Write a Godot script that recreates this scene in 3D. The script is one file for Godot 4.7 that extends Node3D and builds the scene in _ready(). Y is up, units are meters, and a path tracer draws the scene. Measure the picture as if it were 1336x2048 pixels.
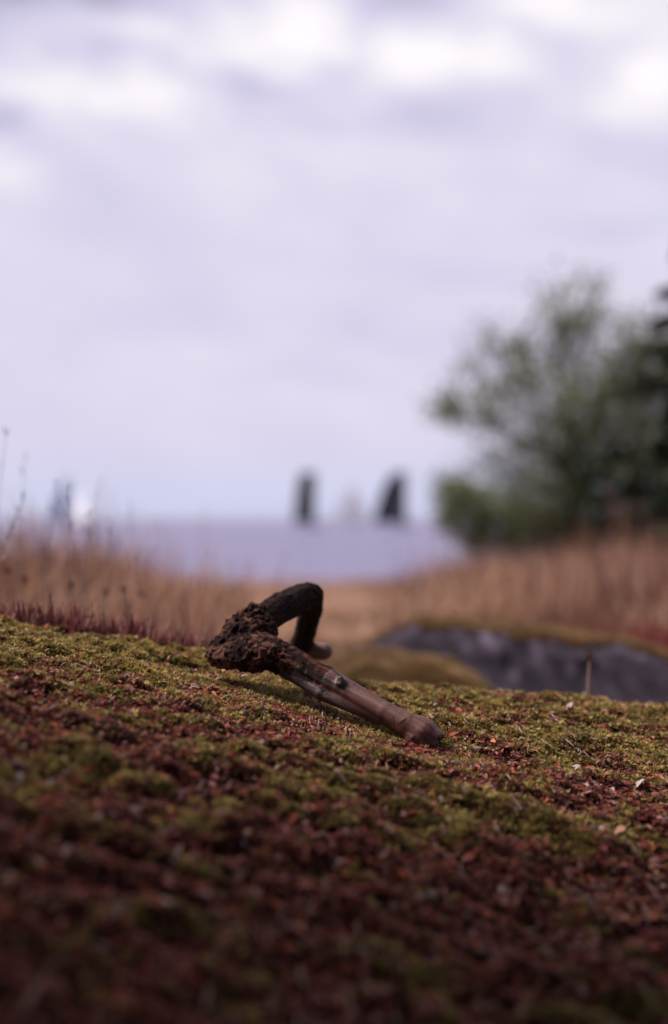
extends Node3D
# A forked piece of dead wood on a mossy rock by the sea. y is up, metres; the water lies at y = 0.
# "d" is the distance in front of the camera along -z.

const EYE := 2.0
var rng := RandomNumberGenerator.new()
var n_patch := FastNoiseLite.new()
var n_lump := FastNoiseLite.new()
var n_fine := FastNoiseLite.new()
var n_big := FastNoiseLite.new()
var n_tone := FastNoiseLite.new()
var names := {}
var limb_axis := Vector3.RIGHT

func _ready() -> void:
	rng.seed = 20240611
	setup_noise(n_patch, 3, 1.0, 3)
	setup_noise(n_lump, 5, 1.0, 2)
	setup_noise(n_fine, 8, 1.0, 2)
	setup_noise(n_big, 11, 1.0, 3)
	setup_noise(n_tone, 17, 1.0, 2)
	make_camera()
	make_sky()
	make_sun()
	make_terrain()
	make_water()
	make_outcrops()
	make_moss()
	make_heath()
	make_grass()
	make_trees()
	make_boats()
	make_driftwood()
	make_stalks()
	make_leaves()

# ------------------------------------------------------------------ camera, sky, sun
func make_camera() -> void:
	var cam := Camera3D.new()
	cam.name = "camera"
	add_child(cam)
	cam.position = Vector3(0, EYE, 0)
	cam.rotation_degrees.x = 0.31
	cam.fov = 38.58
	cam.near = 0.05
	cam.far = 30000.0
	cam.current = true

func make_sky() -> void:
	var w := 1024
	var h := 512
	var data := PackedFloat32Array()
	data.resize(w * h * 3)
	var c1 := FastNoiseLite.new()
	setup_noise(c1, 31, 1.0, 4)
	var c2 := FastNoiseLite.new()
	setup_noise(c2, 47, 1.0, 3)
	# bright openings and greyer folds of the cloud deck seen ahead: azimuth, elevation, half width, half height (degrees), strength
	var folds := [
		[-2.3, 18.5, 2.6, 1.0, 0.55], [-0.6, 17.6, 1.2, 0.6, 0.22], [4.0, 17.5, 2.7, 1.0, 0.36], [9.0, 19.6, 2.2, 0.9, 0.34], [12.2, 16.2, 1.8, 1.4, 0.30],
		[-11.6, 16.4, 1.7, 1.2, 0.18], [-8.0, 16.2, 1.5, 0.6, 0.20], [-12.2, 13.4, 1.5, 0.5, 0.22], [-7.8, 18.6, 1.0, 0.7, 0.18], [-5.8, 17.4, 0.8, 0.5, 0.18],
		[-11.5, 19.6, 3.0, 0.9, -0.60], [-3.2, 17.0, 2.2, 0.45, -0.26], [-12.6, 14.6, 1.0, 0.6, -0.34], [2.8, 19.6, 2.0, 0.6, -0.30], [6.6, 19.0, 1.6, 0.5, -0.22], [-9.6, 17.6, 1.4, 0.5, -0.22], [0.5, 15.2, 3.0, 0.6, -0.05],
		[11.0, 11.0, 3.5, 0.5, -0.10], [5.5, 9.6, 4.0, 0.5, -0.08], [-7.0, 8.0, 4.0, 0.6, -0.07], [2.5, 7.2, 3.0, 0.4, -0.08], [-9.0, 11.5, 3.0, 0.6, -0.06], [-2.0, 5.6, 4.0, 0.4, -0.05]]
	for j in h:
		var el := 90.0 - (j + 0.5) / h * 180.0
		var er := deg_to_rad(el)
		for i in w:
			# the panorama's first column lies ahead (-z); azimuth grows to the right
			var az := wrapf((i + 0.5) / w * 360.0, -180.0, 180.0)
			var ar := deg_to_rad(az)
			var dir := Vector3(sin(ar) * cos(er), sin(er), -cos(ar) * cos(er))
			var wob := Vector3(c1.get_noise_3d(dir.x * 9.0, dir.y * 20.0, dir.z * 9.0), c1.get_noise_3d(dir.x * 9.0 + 40.0, dir.y * 20.0, dir.z * 9.0), 0)
			var deck: float = c2.get_noise_3d(dir.x * 5.0, dir.y * 13.0 + dir.x * 1.5, dir.z * 5.0)
			var high := smoothstep(11.0, 19.0, el)
			var fine: float = c1.get_noise_3d(dir.x * 15.0, dir.y * 34.0 + dir.x * 5.0, dir.z * 15.0)
			var v := 0.79 + deck * lerpf(0.05, 0.18, high) + fine * lerpf(0.02, 0.11, high)
			var patch: float = c1.get_noise_3d(dir.x * 6.0, dir.y * 17.0, dir.z * 6.0)
			var own := 0.0
			if absf(az) < 22.0 and el > 3.0 and el < 24.0:
				for f in folds:
					var dx: float = (az - f[0] + wob.x * 2.2) / f[2]
					var dy: float = (el - f[1] + wob.y * 1.1) / f[3]
					var q := dx * dx + dy * dy
					if q < 9.0:
						own += f[4] * exp(-q * 0.9)
			var away := 1.0 - (1.0 - smoothstep(14.0, 22.0, absf(az))) * (1.0 - smoothstep(20.0, 26.0, el))
			v += own * 0.62 + away * high * smoothstep(0.12, 0.45, patch) * 0.22
			v = clampf(v, 0.45, 1.04)
			# thin deck is lavender, openings are near white, the air low down is bluer
			var warm := smoothstep(0.66, 1.0, v)
			var col := Vector3(0.89, 0.835, 1.13).lerp(Vector3(1.005, 0.955, 1.0), warm) * v
			var low := 1.0 - smoothstep(0.3, 3.6, el)
			col = col.lerp(Vector3(0.60, 0.63, 0.86), low * 0.75)
			if el < 0.0:
				col = Vector3(0.34, 0.32, 0.42)
			var at := (j * w + i) * 3
			data[at] = col.x
			data[at + 1] = col.y
			data[at + 2] = col.z
	var im := Image.create_from_data(w, h, false, Image.FORMAT_RGBF, data.to_byte_array())
	var pano := PanoramaSkyMaterial.new()
	pano.panorama = ImageTexture.create_from_image(im)
	var sky := Sky.new()
	sky.sky_material = pano
	var env := Environment.new()
	env.background_mode = Environment.BG_SKY
	env.sky = sky
	env.tonemap_mode = Environment.TONE_MAPPER_LINEAR
	env.tonemap_exposure = 1.6
	env.background_energy_multiplier = 0.625
	env.sdfgi_enabled = true
	env.ssao_enabled = true
	env.ssil_enabled = true
	var we := WorldEnvironment.new()
	we.name = "world_environment"
	we.environment = env
	# the 50 mm lens near f/2, focused on the branch
	var lens := CameraAttributesPhysical.new()
	lens.frustum_focal_length = 50.0
	lens.exposure_aperture = 1.9
	lens.frustum_focus_distance = 1.64
	we.camera_attributes = lens
	add_child(we)

func make_sun() -> void:
	var sun := DirectionalLight3D.new()
	sun.name = "sun"
	sun.light_energy = 1.6
	sun.light_angular_distance = 12.0
	sun.light_color = Color(1.0, 0.93, 0.88)
	sun.shadow_enabled = true
	add_child(sun)
	# high behind thin cloud, over the high side of the slope
	sun.rotation_degrees = Vector3(-53.0, 180.0 + 72.0, 0.0)

# ------------------------------------------------------------------ helpers
func setup_noise(n: FastNoiseLite, s: int, freq: float, oct: int) -> void:
	n.seed = s
	n.noise_type = FastNoiseLite.TYPE_SIMPLEX_SMOOTH
	n.frequency = freq
	n.fractal_octaves = oct

func numbered(base: String) -> String:
	var k: int = names.get(base, 0)
	names[base] = k + 1
	return base if k == 0 else "%s_%03d" % [base, k]

func tag(o: Node, label: String, category := "", group := "", kind := "") -> void:
	if label:
		o.set_meta("label", label)
	if category:
		o.set_meta("category", category)
	if group:
		o.set_meta("group", group)
	if kind:
		o.set_meta("kind", kind)

func base_node(called: String, where: Vector3, turn := 0.0) -> Node3D:
	var o := Node3D.new()
	o.name = numbered(called)
	add_child(o)
	o.position = where
	o.rotation.y = turn
	return o

func put(mesh: Mesh, called: String, material: Material, parent: Node = null) -> MeshInstance3D:
	var o := MeshInstance3D.new()
	o.mesh = mesh
	o.material_override = material
	if parent == null:
		o.name = numbered(called)
		add_child(o)
	else:
		o.name = called
		parent.add_child(o, true)
	return o

func mat(c: Color, rough := 0.9, vertex := false) -> StandardMaterial3D:
	var m := StandardMaterial3D.new()
	m.albedo_color = c.linear_to_srgb()
	m.roughness = rough
	m.vertex_color_use_as_albedo = vertex
	m.cull_mode = BaseMaterial3D.CULL_DISABLED
	return m

func noise_tex(seed_: int, freq: float, size := 512, oct := 5) -> NoiseTexture2D:
	var f := FastNoiseLite.new()
	setup_noise(f, seed_, freq, oct)
	var t := NoiseTexture2D.new()
	t.width = size
	t.height = size
	t.seamless = true
	t.noise = f
	return t

func relief(m: StandardMaterial3D, tex: Texture2D, depth_cm: float, per_metre: float) -> void:
	m.heightmap_enabled = true
	m.heightmap_texture = tex
	m.heightmap_scale = depth_cm
	m.uv1_triplanar = true
	m.uv1_world_triplanar = true
	m.uv1_scale = Vector3.ONE * per_metre

func mesh_from(v: PackedVector3Array, idx: PackedInt32Array, nrm := PackedVector3Array(), col := PackedColorArray()) -> ArrayMesh:
	var a := []
	a.resize(Mesh.ARRAY_MAX)
	a[Mesh.ARRAY_VERTEX] = v
	a[Mesh.ARRAY_INDEX] = idx
	if nrm.size():
		a[Mesh.ARRAY_NORMAL] = nrm
	if col.size():
		a[Mesh.ARRAY_COLOR] = col
	var m := ArrayMesh.new()
	m.add_surface_from_arrays(Mesh.PRIMITIVE_TRIANGLES, a)
	return m

func grid_mesh(nx: int, nz: int, f: Callable, colors = null) -> ArrayMesh:
	# f(i, j) gives a point; faces look up
	var v := PackedVector3Array()
	var c := PackedColorArray()
	v.resize(nx * nz)
	for j in nz:
		for i in nx:
			v[j * nx + i] = f.call(i, j)
	if colors != null:
		c.resize(nx * nz)
		for k in v.size():
			c[k] = colors.call(v[k])
	var n := PackedVector3Array()
	n.resize(nx * nz)
	for j in nz:
		for i in nx:
			var a := v[j * nx + mini(i + 1, nx - 1)] - v[j * nx + maxi(i - 1, 0)]
			var b := v[mini(j + 1, nz - 1) * nx + i] - v[maxi(j - 1, 0) * nx + i]
			var q := a.cross(b)
			n[j * nx + i] = (q if q.y > 0.0 else -q).normalized()
	var idx := PackedInt32Array()
	idx.resize((nx - 1) * (nz - 1) * 6)
	var k := 0
	for j in nz - 1:
		for i in nx - 1:
			var p := j * nx + i
			for q in [p, p + 1, p + nx, p + 1, p + nx + 1, p + nx]:
				idx[k] = q
				k += 1
	return mesh_from(v, idx, n, c)

class Bits:
	# collects triangles
	var v := PackedVector3Array()
	var c := PackedColorArray()
	var idx := PackedInt32Array()
	func tri(a: Vector3, b: Vector3, d: Vector3, col := Color.WHITE) -> void:
		var k := v.size()
		v.append_array([a, b, d])
		c.append_array([col, col, col])
		idx.append_array([k, k + 1, k + 2])
	func quad(a: Vector3, b: Vector3, d: Vector3, e: Vector3, col := Color.WHITE) -> void:
		var k := v.size()
		v.append_array([a, b, d, e])
		c.append_array([col, col, col, col])
		idx.append_array([k, k + 1, k + 2, k, k + 2, k + 3])
	func tube(points: Array, radii: Array, sides := 7, col := Color.WHITE) -> void:
		var k := v.size()
		for i in points.size():
			var p: Vector3 = points[i]
			var t: Vector3 = (points[mini(i + 1, points.size() - 1)] - points[maxi(i - 1, 0)]).normalized()
			var a := t.cross(Vector3.RIGHT if absf(t.x) < 0.8 else Vector3.UP).normalized()
			var b := t.cross(a)
			for s in sides:
				var w := TAU * s / sides
				v.append(p + (a * cos(w) + b * sin(w)) * radii[i])
				c.append(col)
		for i in points.size() - 1:
			for s in sides:
				var p := k + i * sides + s
				var q := k + i * sides + (s + 1) % sides
				idx.append_array([p, q, p + sides, q, q + sides, p + sides])
		for end in [0, points.size() - 1]:
			var mid := v.size()
			v.append(points[end])
			c.append(col)
			for s in sides:
				idx.append_array([mid, k + end * sides + s, k + end * sides + (s + 1) % sides])
	func done(smooth := true) -> ArrayMesh:
		var n := PackedVector3Array()
		n.resize(v.size())
		for i in range(0, idx.size(), 3):
			var q := (v[idx[i + 2]] - v[idx[i]]).cross(v[idx[i + 1]] - v[idx[i]])
			for e in 3:
				n[idx[i + e]] += q
		for i in n.size():
			n[i] = n[i].normalized() if n[i].length() > 1e-12 else Vector3.UP
		var a := []
		a.resize(Mesh.ARRAY_MAX)
		a[Mesh.ARRAY_VERTEX] = v
		a[Mesh.ARRAY_INDEX] = idx
		a[Mesh.ARRAY_NORMAL] = n
		a[Mesh.ARRAY_COLOR] = c
		var m := ArrayMesh.new()
		m.add_surface_from_arrays(Mesh.PRIMITIVE_TRIANGLES, a)
		return m

func scatter(called: String, mesh: Mesh, material: Material, places: Array, tints: PackedColorArray, parent: Node = null) -> MultiMeshInstance3D:
	mesh.surface_set_material(0, material)
	var mm := MultiMesh.new()
	mm.transform_format = MultiMesh.TRANSFORM_3D
	mm.use_colors = true
	mm.mesh = mesh
	mm.instance_count = places.size()
	for i in places.size():
		mm.set_instance_transform(i, places[i])
		mm.set_instance_color(i, tints[i])
	var o := MultiMeshInstance3D.new()
	o.multimesh = mm
	if parent:
		o.name = called
		parent.add_child(o, true)
	else:
		o.name = numbered(called)
		add_child(o)
	o.set_meta("kind", "stuff")
	return o

func jitter(c: Color, amount: float) -> Color:
	var k := 1.0 + rng.randf_range(-amount, amount)
	return Color(c.r * k * rng.randf_range(0.93, 1.07), c.g * k * rng.randf_range(0.93, 1.07), c.b * k)

# ------------------------------------------------------------------ the lie of the land (heights relative to the eye)
func mound(x: float, d: float) -> float:
	var u := d - 1.5
	var side := -(0.285 if x < 0.0 else 0.225) * tanh(0.8 * x)
	var s := 0.115 + (0.12 if x < 0.0 else 0.17) * clampf(x, -0.5, 0.6)
	var y := -0.244 + side + s * u - 0.096 * u * u
	var edge := 0.36 + 0.05 * x
	if u > edge:
		y -= 1.1 * (u - edge) * (u - edge)
	if u < -1.2:
		y = -0.244 + side - s * 1.2 - 0.096 * 1.44 + (u + 1.2) * 0.12
	return y

func inland(x: float, d: float) -> float:
	var y := -0.34 - 0.030 * minf(d, 24.0)
	if d > 24.0:
		y -= (d - 24.0) * 0.075
	y += 0.23 * smoothstep(0.06, 0.24, x / maxf(d, 3.0)) * smoothstep(4.0, 11.0, d)
	y += 0.19 * smoothstep(0.05, 0.22, -x / maxf(d, 3.0)) * smoothstep(2.6, 6.0, d) * (1.0 - smoothstep(24.0, 34.0, d))
	y -= 0.11 * smoothstep(0.12, 0.35, x) * smoothstep(1.6, 2.4, d) * (1.0 - smoothstep(3.6, 4.8, d))
	y += n_big.get_noise_2d(x * 0.25, d * 0.25) * 0.10 * smoothstep(2.5, 8.0, d)
	y += n_big.get_noise_2d(x * 1.3 + 50.0, d * 1.3) * 0.02
	return y

func smax(a: float, b: float, k: float) -> float:
	var h := clampf(0.5 + 0.5 * (a - b) / k, 0.0, 1.0)
	return lerpf(b, a, h) + k * h * (1.0 - h)

func moss_share(x: float, d: float) -> float:
	# green cushions at the back, more and more withered moss and litter towards the front
	var n := n_patch.get_noise_2d(x * 8.0, d * 15.0) * 0.75 + n_tone.get_noise_2d(x * 2.2, d * 4.0) * 0.35
	var bias := clampf((d - 1.60) * 0.85 - x * 0.20, -0.36, 0.30)
	return clampf(smoothstep(-0.32, 0.34, n + bias + 0.06), 0.0, 0.94)

func beside_wood(x: float, d: float) -> float:
	# 1 on the line where the branch lies, 0 a few centimetres away
	var best := 1.0
	for e in [[Vector2(-0.13, 1.73), Vector2(0.108, 1.59)], [Vector2(-0.10, 1.75), Vector2(-0.035, 1.97)], [Vector2(-0.045, 1.97), Vector2(-0.01, 1.97)]]:
		var q := Geometry2D.get_closest_point_to_segment(Vector2(x, d), e[0], e[1])
		var away := q.distance_to(Vector2(x, d))
		best = minf(best, away * (0.5 if d < q.y else 1.0))
	return 1.0 - smoothstep(0.02, 0.07, best)

func cushion(x: float, d: float, m: float) -> float:
	# rounded cushions with sharp creases between them
	var wx := x + 0.012 * n_tone.get_noise_2d(x * 9.0, d * 9.0)
	var big := absf(n_lump.get_noise_2d(wx * 6.5, d * 9.0)) * 2.0
	var small := absf(n_lump.get_noise_2d(wx * 17.0 + 30.0, d * 22.0)) * 2.0
	var front := 1.0 - smoothstep(1.25, 1.75, d)
	var h := big * (0.008 + 0.006 * front) + small * 0.005 + m * 0.004 + n_fine.get_noise_2d(x * 45.0, d * 60.0) * 0.0035
	if d > 1.4 and d < 2.1 and absf(x) < 0.3:
		h = lerpf(h, 0.006 + h * 0.12, beside_wood(x, d))
	return h - 0.004

func ground(x: float, d: float) -> float:
	var y := smax(mound(x, d), inland(x, d), 0.05)
	return y

func skin(x: float, d: float) -> float:
	return ground(x, d) + cushion(x, d, moss_share(x, d))

func spot(x: float, d: float, lift := 0.0) -> Vector3:
	return Vector3(x, EYE + skin(x, d) + lift, -d)

# ------------------------------------------------------------------ setting
func make_terrain() -> void:
	# the rock close by, fine enough to carry the moss cushions
	var near := func(i: int, j: int) -> Vector3:
		var x := -1.25 + 2.5 * i / 416.0
		var d := 0.30 + 2.2 * j / 366.0
		return Vector3(x, EYE + skin(x, d), -d)
	var near_tint := func(p: Vector3) -> Color:
		var t := n_tone.get_noise_2d(p.x * 40.0, p.z * 40.0)
		var bare := Color(0.040, 0.020, 0.020).lerp(Color(0.075, 0.038, 0.034), clampf(t + 0.4, 0, 1))
		return bare.lerp(Color(0.17, 0.14, 0.045), moss_share(p.x, -p.z) * 0.85)
	var soil := mat(Color.WHITE, 0.95, true)
	relief(soil, noise_tex(71, 0.03), 0.5, 14.0)
	var g := put(grid_mesh(417, 367, near, near_tint), "rocky_ground", soil)
	tag(g, "dark brown soil crust over the rock under the moss", "ground", "", "structure")
	# the land around it, down to the shore and back past the camera
	var far := func(i: int, j: int) -> Vector3:
		var t := j / 219.0
		var d := -14.0 + 70.0 * t
		if t > 0.16:
			d = -2.8 + 60.0 * pow((t - 0.16) / 0.84, 2.0)
		else:
			d = -2.8 - 12.0 * (0.16 - t) / 0.16
		var s := i / 179.0 * 2.0 - 1.0
		var x := s * absf(s) * 46.0
		var y := EYE + ground(x, d)
		if absf(x) < 1.2 and d > 0.36 and d < 2.44:
			y -= 0.06
		return Vector3(x, y, -d)
	var far_tint := func(p: Vector3) -> Color:
		var t := n_tone.get_noise_2d(p.x * 1.7, p.z * 1.7) + 0.5 * n_tone.get_noise_2d(p.x * 9.0, p.z * 9.0)
		return Color(0.18, 0.105, 0.07).lerp(Color(0.28, 0.17, 0.105), clampf(t + 0.5, 0, 1))
	var earth := mat(Color.WHITE, 0.95, true)
	relief(earth, noise_tex(72, 0.02), 0.8, 2.0)
	var f := put(grid_mesh(180, 220, far, far_tint), "ground", earth)
	tag(f, "tan ground with dry turf sloping down to the shore", "ground", "", "structure")

func make_water() -> void:
	var m := mat(Color(0.075, 0.065, 0.15), 0.3)
	relief(m, noise_tex(73, 0.02), 9.0, 0.22)
	var p := PlaneMesh.new()
	p.size = Vector2(24000, 24000)
	var o := put(p, "sea", m)
	o.position = Vector3(0, 0, -11000)
	tag(o, "calm lavender grey sea reaching to the horizon", "sea", "", "structure")

func rock_lump(called: String, label: String, pts: Array, half_d: float, drop: float, seed_: int, bare := 0.62, steep := 0.35) -> void:
	# a ledge of rock along a line of points (x, top height below the eye, d); rough grey face towards the camera, moss on top
	var nx := 120
	var nt := 46
	var v := PackedVector3Array()
	var c := PackedColorArray()
	var curve := Curve3D.new()
	for p in pts:
		curve.add_point(Vector3(p[0], EYE + p[1], -p[2]))
	var total := curve.get_baked_length()
	var greens: Array = []
	var gt := PackedColorArray()
	for i in nx:
		var u := i / float(nx - 1)
		var p := curve.sample_baked(u * total, true)
		var taper: float = minf(1.0, minf(u, 1.0 - u) * 5.0)
		taper = sqrt(maxf(taper, 0.0))
		for j in nt:
			var w := j / float(nt - 1) * PI    # 0 at the foot of the near face, PI at the far foot
			var cw := cos(w)
			var sw := sin(w)
			var z := signf(cw) * pow(absf(cw), 0.45) * half_d * (0.45 + 0.55 * taper)
			z *= 1.0 - 0.35 * (1.0 - sw) * float(cw > 0.0) * float(steep < 0.5)
			var y := (pow(sw, steep) - 1.0) * drop - (1.0 - taper) * drop * 0.8
			var n := n_big.get_noise_3d(u * total * 4.0 + seed_, y * 9.0, z * 5.0) * 0.035 + n_lump.get_noise_3d(u * total * 7.0, y * 38.0 + seed_, z * 14.0) * 0.014
			var face := smoothstep(0.35, 0.85, cw)
			var q := p + Vector3(n * 0.3, y + n * (0.7 - 0.4 * face), z + n * 1.2 * face)
			v.append(q)
			var t := n_tone.get_noise_3d(q.x * 9.0, q.y * 14.0, q.z * 9.0)
			var lichen := smoothstep(0.3, 0.5, n_patch.get_noise_3d(q.x * 7.0, q.y * 9.0, q.z * 7.0))
			c.append(Color(0.034, 0.029, 0.042).lerp(Color(0.075, 0.063, 0.092), clampf(t * 0.9 + 0.4, 0, 1)).lerp(Color(0.22, 0.19, 0.27), lichen * 0.6))
	var idx := PackedInt32Array()
	for i in nx - 1:
		for j in nt - 1:
			var a := i * nt + j
			idx.append_array([a, a + 1, a + nt, a + 1, a + nt + 1, a + nt])
	var nn := PackedVector3Array()
	nn.resize(v.size())
	for k in range(0, idx.size(), 3):
		var q := (v[idx[k + 2]] - v[idx[k]]).cross(v[idx[k + 1]] - v[idx[k]])
		for e in 3:
			nn[idx[k + e]] += q
	for k in nn.size():
		nn[k] = nn[k].normalized()
	var stone := mat(Color.WHITE, 0.95, true)
	stone.metallic_specular = 0.2
	relief(stone, noise_tex(75, 0.03), 1.2, 6.0)
	var root := base_node(called, Vector3.ZERO)
	tag(root, label, "rock")
	put(mesh_from(v, idx, nn, c), "stone", stone, root)
	for k in 26000:
		var i := rng.randi_range(0, nx - 2)
		var j := rng.randi_range(2, nt - 8)
		var a := v[i * nt + j]
		var q := a.lerp(v[(i + 1) * nt + j], rng.randf()).lerp(v[i * nt + j + 1], rng.randf())
		var up: float = nn[i * nt + j].y
		if up < bare + 0.25 * n_patch.get_noise_2d(q.x * 8.0, q.z * 8.0):
			continue
		var s := rng.randf_range(1.2, 2.4)
		greens.append(Transform3D(Basis(Vector3.UP, rng.randf() * TAU).scaled(Vector3(s, s, s)), q))
		gt.append(jitter(Color(0.21, 0.155, 0.06) if rng.randf() < 0.55 else Color(0.22, 0.115, 0.075), 0.3))
	var mo := scatter("moss", tuft_mesh(4, 9, 0.006), leafy(), greens, gt, root)
	mo.set_meta("label", "yellow green moss along the top of the ledge")

func make_outcrops() -> void:
	rock_lump("rock_ledge", "long dark grey rock ledge with pale lichen and mossy top behind the slope", [[0.03, -0.32, 4.9], [0.25, -0.305, 4.5], [0.465, -0.295, 4.1], [0.656, -0.297, 3.75], [0.80, -0.315, 3.45], [1.05, -0.35, 3.2], [1.5, -0.41, 3.0]], 0.22, 0.24, 5)
	rock_lump("rock_ledge", "short moss covered rock hump in front of the long grey ledge", [[-0.15, -0.43, 3.75], [0.08, -0.345, 3.6], [0.24, -0.34, 3.45], [0.42, -0.41, 3.25]], 0.30, 0.14, 61, 0.35, 0.6)

func leafy() -> StandardMaterial3D:
	var m := mat(Color.WHITE, 0.8, true)
	m.backlight_enabled = true
	m.backlight = Color(0.75, 0.75, 0.75)
	m.metallic_specular = 0.3
	return m

func tuft_mesh(seed_: int, blades: int, size: float) -> ArrayMesh:
	var r := RandomNumberGenerator.new()
	r.seed = seed_
	var b := Bits.new()
	for i in blades:
		var a := r.randf() * TAU
		var lean := r.randf_range(0.35, 1.45)
		var out := Vector3(cos(a), 0, sin(a))
		var side := Vector3(-sin(a), 0, cos(a))
		var root := out * size * r.randf_range(0.0, 0.45)
		var len := size * r.randf_range(0.6, 1.15)
		var w := size * r.randf_range(0.12, 0.23)
		var mid := root + (Vector3.UP * cos(lean * 0.6) + out * sin(lean * 0.6)) * len * 0.55
		var tip := mid + (Vector3.UP * cos(lean * 1.3) + out * sin(lean * 1.3)) * len * 0.5
		var k := r.randf_range(0.75, 1.2)
		var col := Color(k, k, k)
		b.tri(root - side * w * 0.4, root + side * w * 0.4, mid + side * w, col)
		b.tri(root - side * w * 0.4, mid + side * w, mid - side * w, col)
		b.tri(mid - side * w, mid + side * w, tip, col)
	return b.done()

func flake_mesh(seed_: int) -> ArrayMesh:
	# a curled scrap of dead leaf about 1 unit long
	var r := RandomNumberGenerator.new()
	r.seed = seed_
	var b := Bits.new()
	var rows := 5
	var prev: Array = []
	var curl := r.randf_range(-1.2, 1.2)
	var cup := r.randf_range(0.1, 0.5)
	for i in rows:
		var t := i / float(rows - 1)
		var w: float = 0.26 * pow(sin(PI * clampf(t * 0.92 + 0.05, 0, 1)), 0.7) * r.randf_range(0.8, 1.15)
		var mid := Vector3(0, 0.25 * sin(t * 2.4 + curl) * 0.6, t - 0.5)
		var row := [mid + Vector3(-w, cup * w * 1.4, 0), mid, mid + Vector3(w, cup * w * r.randf_range(0.6, 1.8), 0)]
		if prev:
			b.quad(prev[0], prev[1], row[1], row[0])
			b.quad(prev[1], prev[2], row[2], row[1])
		prev = row
	return b.done()

func make_moss() -> void:
	var green: Array = [[], [], []]
	var gtint := [PackedColorArray(), PackedColorArray(), PackedColorArray()]
	var dry: Array = []
	var dtint := PackedColorArray()
	var bits: Array = [[], []]
	var btint := [PackedColorArray(), PackedColorArray()]
	var litter := [Color(0.34, 0.105, 0.064), Color(0.17, 0.064, 0.054), Color(0.34, 0.155, 0.135), Color(0.19, 0.045, 0.047), Color(0.085, 0.034, 0.034), Color(0.31, 0.20, 0.17), Color(0.30, 0.105, 0.030), Color(0.38, 0.31, 0.31)]
	for k in 270000:
		var d := rng.randf_range(0.45, 2.35)
		var half := 0.235 * d + 0.10
		if rng.randf() < 0.15:
			half = 1.1
		var x := rng.randf_range(-half, half)
		var m := moss_share(x, d)
		var y := EYE + ground(x, d) + cushion(x, d, m)
		var tone := n_tone.get_noise_2d(x * 16.0, d * 16.0)
		var s := rng.randf_range(0.75, 1.5)
		var ba := Basis(Vector3(rng.randf_range(-0.3, 0.3), 1, rng.randf_range(-0.3, 0.3)).normalized(), rng.randf() * TAU)
		ba = Basis(Vector3(1, 0, 0), rng.randf_range(-0.4, 0.4)) * ba
		if rng.randf() < m * 0.93 + 0.02:
			var c := Color(0.38, 0.305, 0.105).lerp(Color(0.18, 0.15, 0.052), clampf(0.42 - tone * 1.0, 0, 1))
			if rng.randf() < 0.13:
				c = Color(0.20, 0.09, 0.045)
			var v := rng.randi_range(0, 2)
			green[v].append(Transform3D(ba.scaled(Vector3(s, s, s)), Vector3(x, y - 0.0015, -d)))
			gtint[v].append(jitter(c, 0.25))
		elif rng.randf() < 0.55:
			dry.append(Transform3D(ba.scaled(Vector3(s, s, s) * 0.9), Vector3(x, y - 0.0015, -d)))
			dtint.append(jitter(Color(0.17, 0.052, 0.042).lerp(Color(0.075, 0.032, 0.026), clampf(0.5 + tone, 0, 1)), 0.35))
		else:
			var size := rng.randf_range(0.004, 0.0085) * (1.6 if rng.randf() < 0.12 else 1.0)
			var w := rng.randf()
			var c: Color = litter[0 if w < 0.24 else 1 if w < 0.46 else 2 if w < 0.62 else 3 if w < 0.76 else 4 if w < 0.87 else 5 if w < 0.95 else 6 if w < 0.975 else 7]
			var t := Basis(Vector3(1, 0, 0), rng.randf_range(-0.7, 0.7)) * Basis(Vector3(0, 0, 1), rng.randf_range(-0.7, 0.7)) * Basis(Vector3.UP, rng.randf() * TAU)
			var v := rng.randi_range(0, 1)
			bits[v].append(Transform3D(t.scaled(Vector3(size, size, size)), Vector3(x, y + 0.0025, -d)))
			btint[v].append(jitter(c, 0.3))
	var straws: Array = []
	var stint := PackedColorArray()
	for k in 800:
		var d := rng.randf_range(0.5, 2.2)
		var x := rng.randf_range(-0.27 * d - 0.1, 0.27 * d + 0.1)
		var len := rng.randf_range(0.010, 0.034)
		var t := Basis(Vector3.UP, rng.randf() * TAU) * Basis(Vector3(1, 0, 0), rng.randf_range(-0.15, 0.15))
		straws.append(Transform3D(t.scaled(Vector3(0.0009, 0.0009, len) * rng.randf_range(0.7, 1.2)), spot(x, d, 0.0045)))
		stint.append(jitter(Color(0.17, 0.10, 0.08) if rng.randf() < 0.7 else Color(0.10, 0.055, 0.05), 0.3))
	var sliver := Bits.new()
	sliver.tube([Vector3(0, 0, -0.5), Vector3(1.5, 1.2, -0.1), Vector3(0.6, 0.4, 0.25), Vector3(-0.5, 0, 0.5)], [0.5, 0.9, 0.8, 0.3], 5)
	tag(scatter("straw_litter", sliver.done(), mat(Color.WHITE, 0.85, true), straws, stint), "thin broken straws and needles strewn over the moss", "litter", "", "stuff")
	var lf := leafy()
	var label := ["bright yellow green moss cushions over the slope", "green moss shoots mixed through the cushions", "short moss shoots filling the cushions"]
	for v in 3:
		tag(scatter("moss", tuft_mesh(100 + v, 11, 0.0056), lf, green[v], gtint[v]), label[v], "moss", "", "stuff")
	tag(scatter("dry_moss", tuft_mesh(110, 10, 0.0056), lf, dry, dtint), "withered reddish brown moss between the green cushions", "moss", "", "stuff")
	tag(scatter("leaf_litter", flake_mesh(7), lf, bits[0], btint[0]), "rust and brown scraps of dead leaf over the slope", "litter", "", "stuff")
	tag(scatter("leaf_litter", flake_mesh(8), lf, bits[1], btint[1]), "curled brown and pinkish leaf scraps among the moss", "litter", "", "stuff")

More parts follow.
